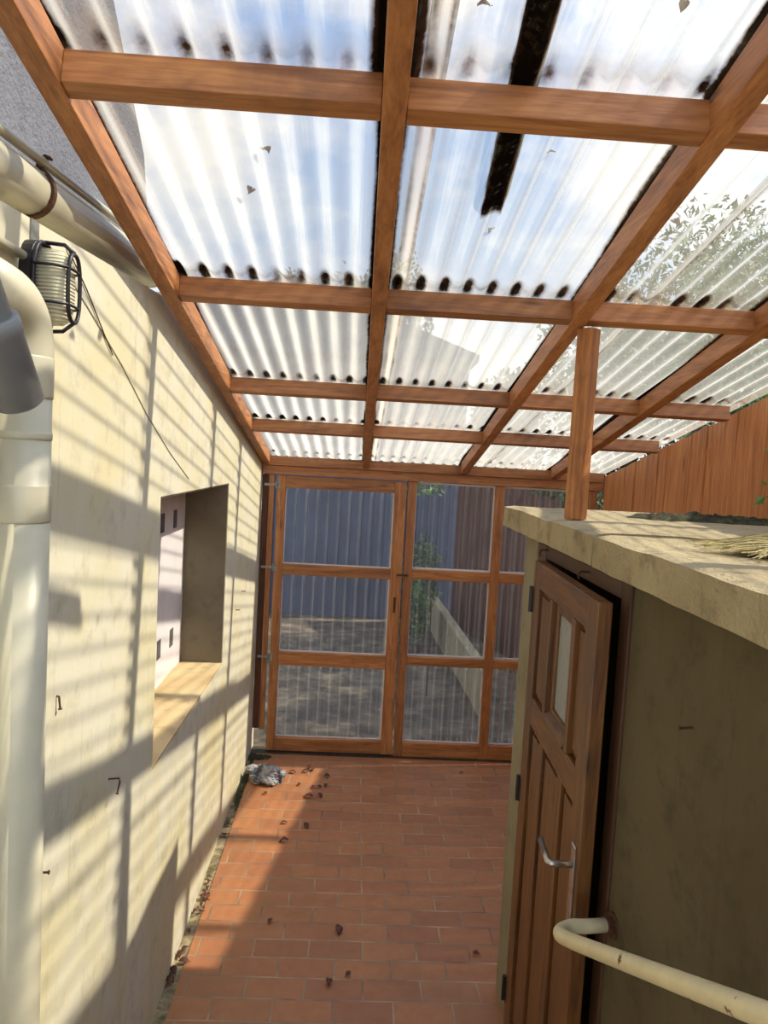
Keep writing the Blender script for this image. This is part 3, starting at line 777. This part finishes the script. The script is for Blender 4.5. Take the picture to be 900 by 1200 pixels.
# grey-white clump on the floor
bm = B()
bmesh.ops.create_icosphere(bm, subdivisions=5, radius=1)
for v in bm.verts:
    p = v.co.copy(); n1_ = noise.noise(p*1.7+V((3, 1, 0))); n2_ = noise.noise(p*4.5+V((0, 9, 0))); n3_ = noise.noise(p*11)
    f = 1+.5*n1_+.28*abs(n2_)+.1*n3_
    v.co = V((p.x*.105*f, p.y*.07*f, max(-.0, p.z*.05*f+.028)))
rag = obj('crumpled_rag', bm, M_RAG, smooth=False, local=True); rag.location = (-.50, 4.66, .002); rag.scale = (1.12, 1.1, 1.15); rag.rotation_euler = (0, 0, -.2)
tag(rag, 'crumpled grey and white rag lying on the tiles by the gate corner', 'rag')

# dead leaves
def leaf_bm(seed, s):
    r = random.Random(seed); bm = B(); n = 5; L = []
    for i in range(n+1):
        tt = i/n; w = s*.34*math.sin(PI*min(1, tt*.92+.04))**.8; z = s*.22*math.sin(PI*tt)*r.uniform(.6, 1.2)
        L.append([bm.verts.new((s*(tt-.5), -w, z+s*.2*r.uniform(.3, 1))), bm.verts.new((s*(tt-.5), 0, z)), bm.verts.new((s*(tt-.5), w, z+s*.2*r.uniform(.3, 1)))])
    for a, b in zip(L, L[1:]):
        for k in range(2): bm.faces.new((a[k], a[k+1], b[k+1], b[k]))
    tube(bm, [(-s*.5, 0, 0), (-s*.75, 0, s*.08)], s*.025, 5)
    return bm
leaves = []
for k in range(4):
    o = obj('dead_leaf', leaf_bm(k, .04), M_LEAF, smooth=True, local=True)
    sm = o.modifiers.new('thickness', 'SOLIDIFY'); sm.thickness = .0012
    leaves.append(o)
lf_used = [0]
def put_leaf(x, y, z, s, lab, grp):
    k = lf_used[0] % 4
    if lf_used[0] < 4: o = leaves[k]
    else: o = leaves[k].copy(); COL.objects.link(o)
    lf_used[0] += 1
    o.location = (x, y, z); o.rotation_euler = (random.uniform(-.3, .3), random.uniform(-.3, .3), random.uniform(0, 6.28)); o.scale = (s, s, s)
    tag(o, lab, 'leaf', grp)
LEAF_FLOOR = [(-.22, 4.86), (-.245, 4.80), (-.20, 4.83), (-.10, 4.74), (-.10, 4.60), (-.14, 4.58), (-.18, 4.57), (-.20, 4.44), (-.13, 4.455), (-.475, 4.46), (-.32, 4.1), (-.19, 4.07), (-.30, 3.9),
              (.02, 3.15), (.07, 2.87), (-.01, 2.82), (-.29, 3.2), (.63, 3.02), (1.0, 4.05), (.83, 4.87), (-.33, 4.78), (-.27, 4.6)]
for x, y in LEAF_FLOOR: put_leaf(x, y, .006, random.uniform(.7, 1.5), 'dead brown leaf lying on the terracotta tiles', 'dead leaves on the tiles')
for i in range(22):
    y = random.choice([3.45, 3.35, 3.2, 3.0, 2.9, 4.0, 2.75])+random.uniform(-.09, .09)
    put_leaf(random.uniform(-.65, -.61), y, .004, random.uniform(.5, 1.1), 'dead brown leaf in the gully at the foot of the house wall', 'dead leaves along the wall foot')
for x, y in ((.175, 1.30), (.40, 1.68), (-.31, 1.92), (-.25, 1.75), (.80, 1.93), (.335, 2.03), (.51, 1.27), (-.2, 1.22), (.95, 2.0)):
    put_leaf(x, y, zb(y)+RH+2*AMP+.012, random.uniform(.4, .9), 'dead leaf scrap lying on top of the clear roof sheets', 'dead leaves on the roof')

# ------------------------------------------------------------------ the garden beyond
bm = B(); n = 60
G = []
for i in range(n+1):
    row = []
    for j in range(n+1):
        x = -14+30*i/n; y = 5.22+24*(j/n)**1.6
        row.append(bm.verts.new((x, y, -.05+.03*noise.noise(V((x*2, y*2, 0)))+.012*noise.noise(V((x*9, y*9, 3))))))
    G.append(row)
for a, b in zip(G, G[1:]):
    for j in range(n): bm.faces.new((a[j], a[j+1], b[j+1], b[j]))
tag(obj('ground', bm, M_SOIL, smooth=True), kind='structure')

hb = thing('garden_building', 'dark slate blue boarded building beyond the gate', 'building', (-.8, 9.9, 0))
bm = B(); x = -3.2
while x < 1.30: box(bm, x, x+.145, 9.9+random.uniform(0, .012), 10.3, -.05, 3.5); x += .15
obj('wall', bm, M_BLUE, hb)
bm = B(); prism(bm, [(-3.5, 3.5), (1.55, 3.5), (1.55, 3.6), (-1.0, 4.5), (-3.5, 3.6)], 'y', 9.75, 13.0); obj('roof', bm, M_BLUE, hb)
bm = B(); box(bm, -3.2, 1.30, 10.31, 12.9, -.05, 3.49); obj('body', bm, M_BLUE, hb)

gf = thing('garden_fence', 'weathered brown vertical board fence in the garden beyond the screen', 'fence', (2.4, 8.6, 0))
bm = B()
a, b = V((1.40, 9.7, 0)), V((2.6, 5.45, 0)); L = (b-a).length; k = 0
while k*.125 < L:
    c = a.lerp(b, k*.125/L); ang = math.atan2((b-a).y, (b-a).x)
    box(bm, -.058, .058, -.01, .01, -.05, 2.12+random.uniform(-.02, .02), Matrix.Translation(c) @ Matrix.Rotation(ang, 4, 'Z')); k += 1
obj('board_panel', bm, OLDW['z'], gf)
bm = B()
beam(bm, (1.10, 9.6, .16), (1.22, 6.2, .14), .10, .42)
tag(obj('kerb', bm, M_CONC, origin=(1.3, 8, 0), bevel=.01), 'low concrete kerb edging the garden ground beyond the screen', 'kerb')

def leaf_cloud(bm, rnd, c, r, n, s):
    for _ in range(n):
        while True:
            p = V((rnd.uniform(-1, 1), rnd.uniform(-1, 1), rnd.uniform(-1, 1)))
            if .25 < p.length < 1: break
        p = V((p.x*r[0], p.y*r[1], p.z*r[2]))*(1+.25*noise.noise(p*2.1))+V(c)
        q = V((rnd.gauss(0, 1), rnd.gauss(0, 1), rnd.gauss(0, 1))).normalized(); w = q.orthogonal().normalized(); k = s*rnd.uniform(.6, 1.3)
        m = p+q*k*.5+w.cross(q)*k*.15
        vs = [bm.verts.new(z) for z in (p, m+w*k*.35, p+q*k, m-w*k*.35)]
        bm.faces.new(vs)
def tree(name, label, cat, base, blobs, mat, ls, n, trunk=1.0, seed=0, group=None):
    rnd = random.Random(seed); t_ = thing(name, label, cat, base, 0, group)
    bm = B()
    for c, r in blobs: leaf_cloud(bm, rnd, c, r, n, ls)
    obj('foliage', bm, mat, t_)
    bm = B()
    top = V(blobs[0][0])
    tube(bm, [base, V(base).lerp(top, .4)+V((.05, 0, 0)), top], [ls*.9*trunk, ls*.7*trunk, ls*.3*trunk], 8)
    for c, r in blobs[1:]: tube(bm, [V(base).lerp(top, .45), V(c)], [ls*.45*trunk, ls*.15*trunk], 6)
    obj('trunk', bm, M_BARK, t_)
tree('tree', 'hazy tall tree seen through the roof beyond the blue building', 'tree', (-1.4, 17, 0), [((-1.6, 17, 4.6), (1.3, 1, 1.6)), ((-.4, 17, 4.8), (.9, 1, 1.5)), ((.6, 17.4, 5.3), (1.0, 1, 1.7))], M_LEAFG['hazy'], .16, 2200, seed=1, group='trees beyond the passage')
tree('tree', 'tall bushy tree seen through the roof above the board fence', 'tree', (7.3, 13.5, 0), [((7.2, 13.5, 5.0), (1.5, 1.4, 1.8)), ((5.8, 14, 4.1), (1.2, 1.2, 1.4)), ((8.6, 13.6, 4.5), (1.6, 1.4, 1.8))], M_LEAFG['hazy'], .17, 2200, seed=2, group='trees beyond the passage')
tree('tree', 'dark green tree behind the garden fence beyond the screen', 'tree', (3.6, 12.2, 0), [((3.6, 12.2, 2.9), (1.4, .9, 1.3)), ((2.4, 12, 2.8), (.6, .6, .9)), ((4.8, 11.6, 2.7), (1.3, 1, 1.4))], M_LEAFG['dark'], .12, 2200, seed=3, group='trees beyond the passage')
tree('shrub', 'green leafy shrub growing by the kerb beyond the screen', 'shrub', (.84, 8.2, -.03), [((.80, 8.2, .85), (.22, .3, .45)), ((.74, 8.3, .35), (.18, .25, .3))], M_LEAFG['green'], .06, 700, .25, seed=4)
tree('shrub', 'leafy creeper hanging in the corner between screen and board fence', 'creeper', (1.9, 5.6, -.03), [((1.62, 5.5, 2.0), (.16, .12, .13)), ((1.45, 5.5, 2.02), (.10, .08, .07)), ((1.78, 5.45, 1.8), (.12, .1, .2))], M_LEAFG['green'], .05, 260, .2, seed=5)
tree('shrub', 'bright leafy climber hanging outside the top of the screen', 'shrub', (.75, 6.6, -.03), [((.62, 6.6, 1.98), (.22, .2, .16)), ((.85, 6.7, 2.1), (.2, .2, .14))], M_LEAFG['bright'], .05, 160, .15, seed=6)
tree('tree', 'leafy green tree just beyond the garden fence, seen through the right roof sheets', 'tree', (3.5, 7.4, 0), [((3.3, 7.3, 3.7), (1.0, 1.2, 1.2)), ((4.0, 8.2, 3.9), (1.1, 1, 1.2)), ((2.7, 8.4, 3.5), (.7, .8, .8)), ((3.4, 6.3, 3.4), (.8, .7, .8))], M_LEAFG['green'], .09, 2200, seed=12, group='trees beyond the passage')
rnd = random.Random(9); bm = B()
tube(bm, [(1.742, 2.93, 1.992), (1.738, 2.95, 2.15), (1.735, 2.96, 2.3)], .003, 6)
iv = thing('ivy_sprig', 'small green ivy sprig climbing the inside of the board fence', 'ivy', (1.75, 2.93, 1.985))
obj('stem', bm, M_BARK, iv)
bm = B()
for z in (2.08, 2.13, 2.19, 2.22, 2.27, 2.30):
    leaf_cloud(bm, rnd, (1.715, 2.95+rnd.uniform(-.05, .05), z), (.015, .04, .015), 3, .05)
obj('foliage', bm, M_LEAFG['bright'], iv)

# ------------------------------------------------------------------ view
S.view_settings.view_transform = 'Standard'; S.view_settings.look = 'None'
S.view_settings.exposure = 0.0; S.view_settings.gamma = 1; S.view_settings.use_curve_mapping = False
S.cycles.transparent_max_bounces = 24
S.cycles.max_bounces = 10; S.cycles.diffuse_bounces = 6
S.cycles.sample_clamp_indirect = 6
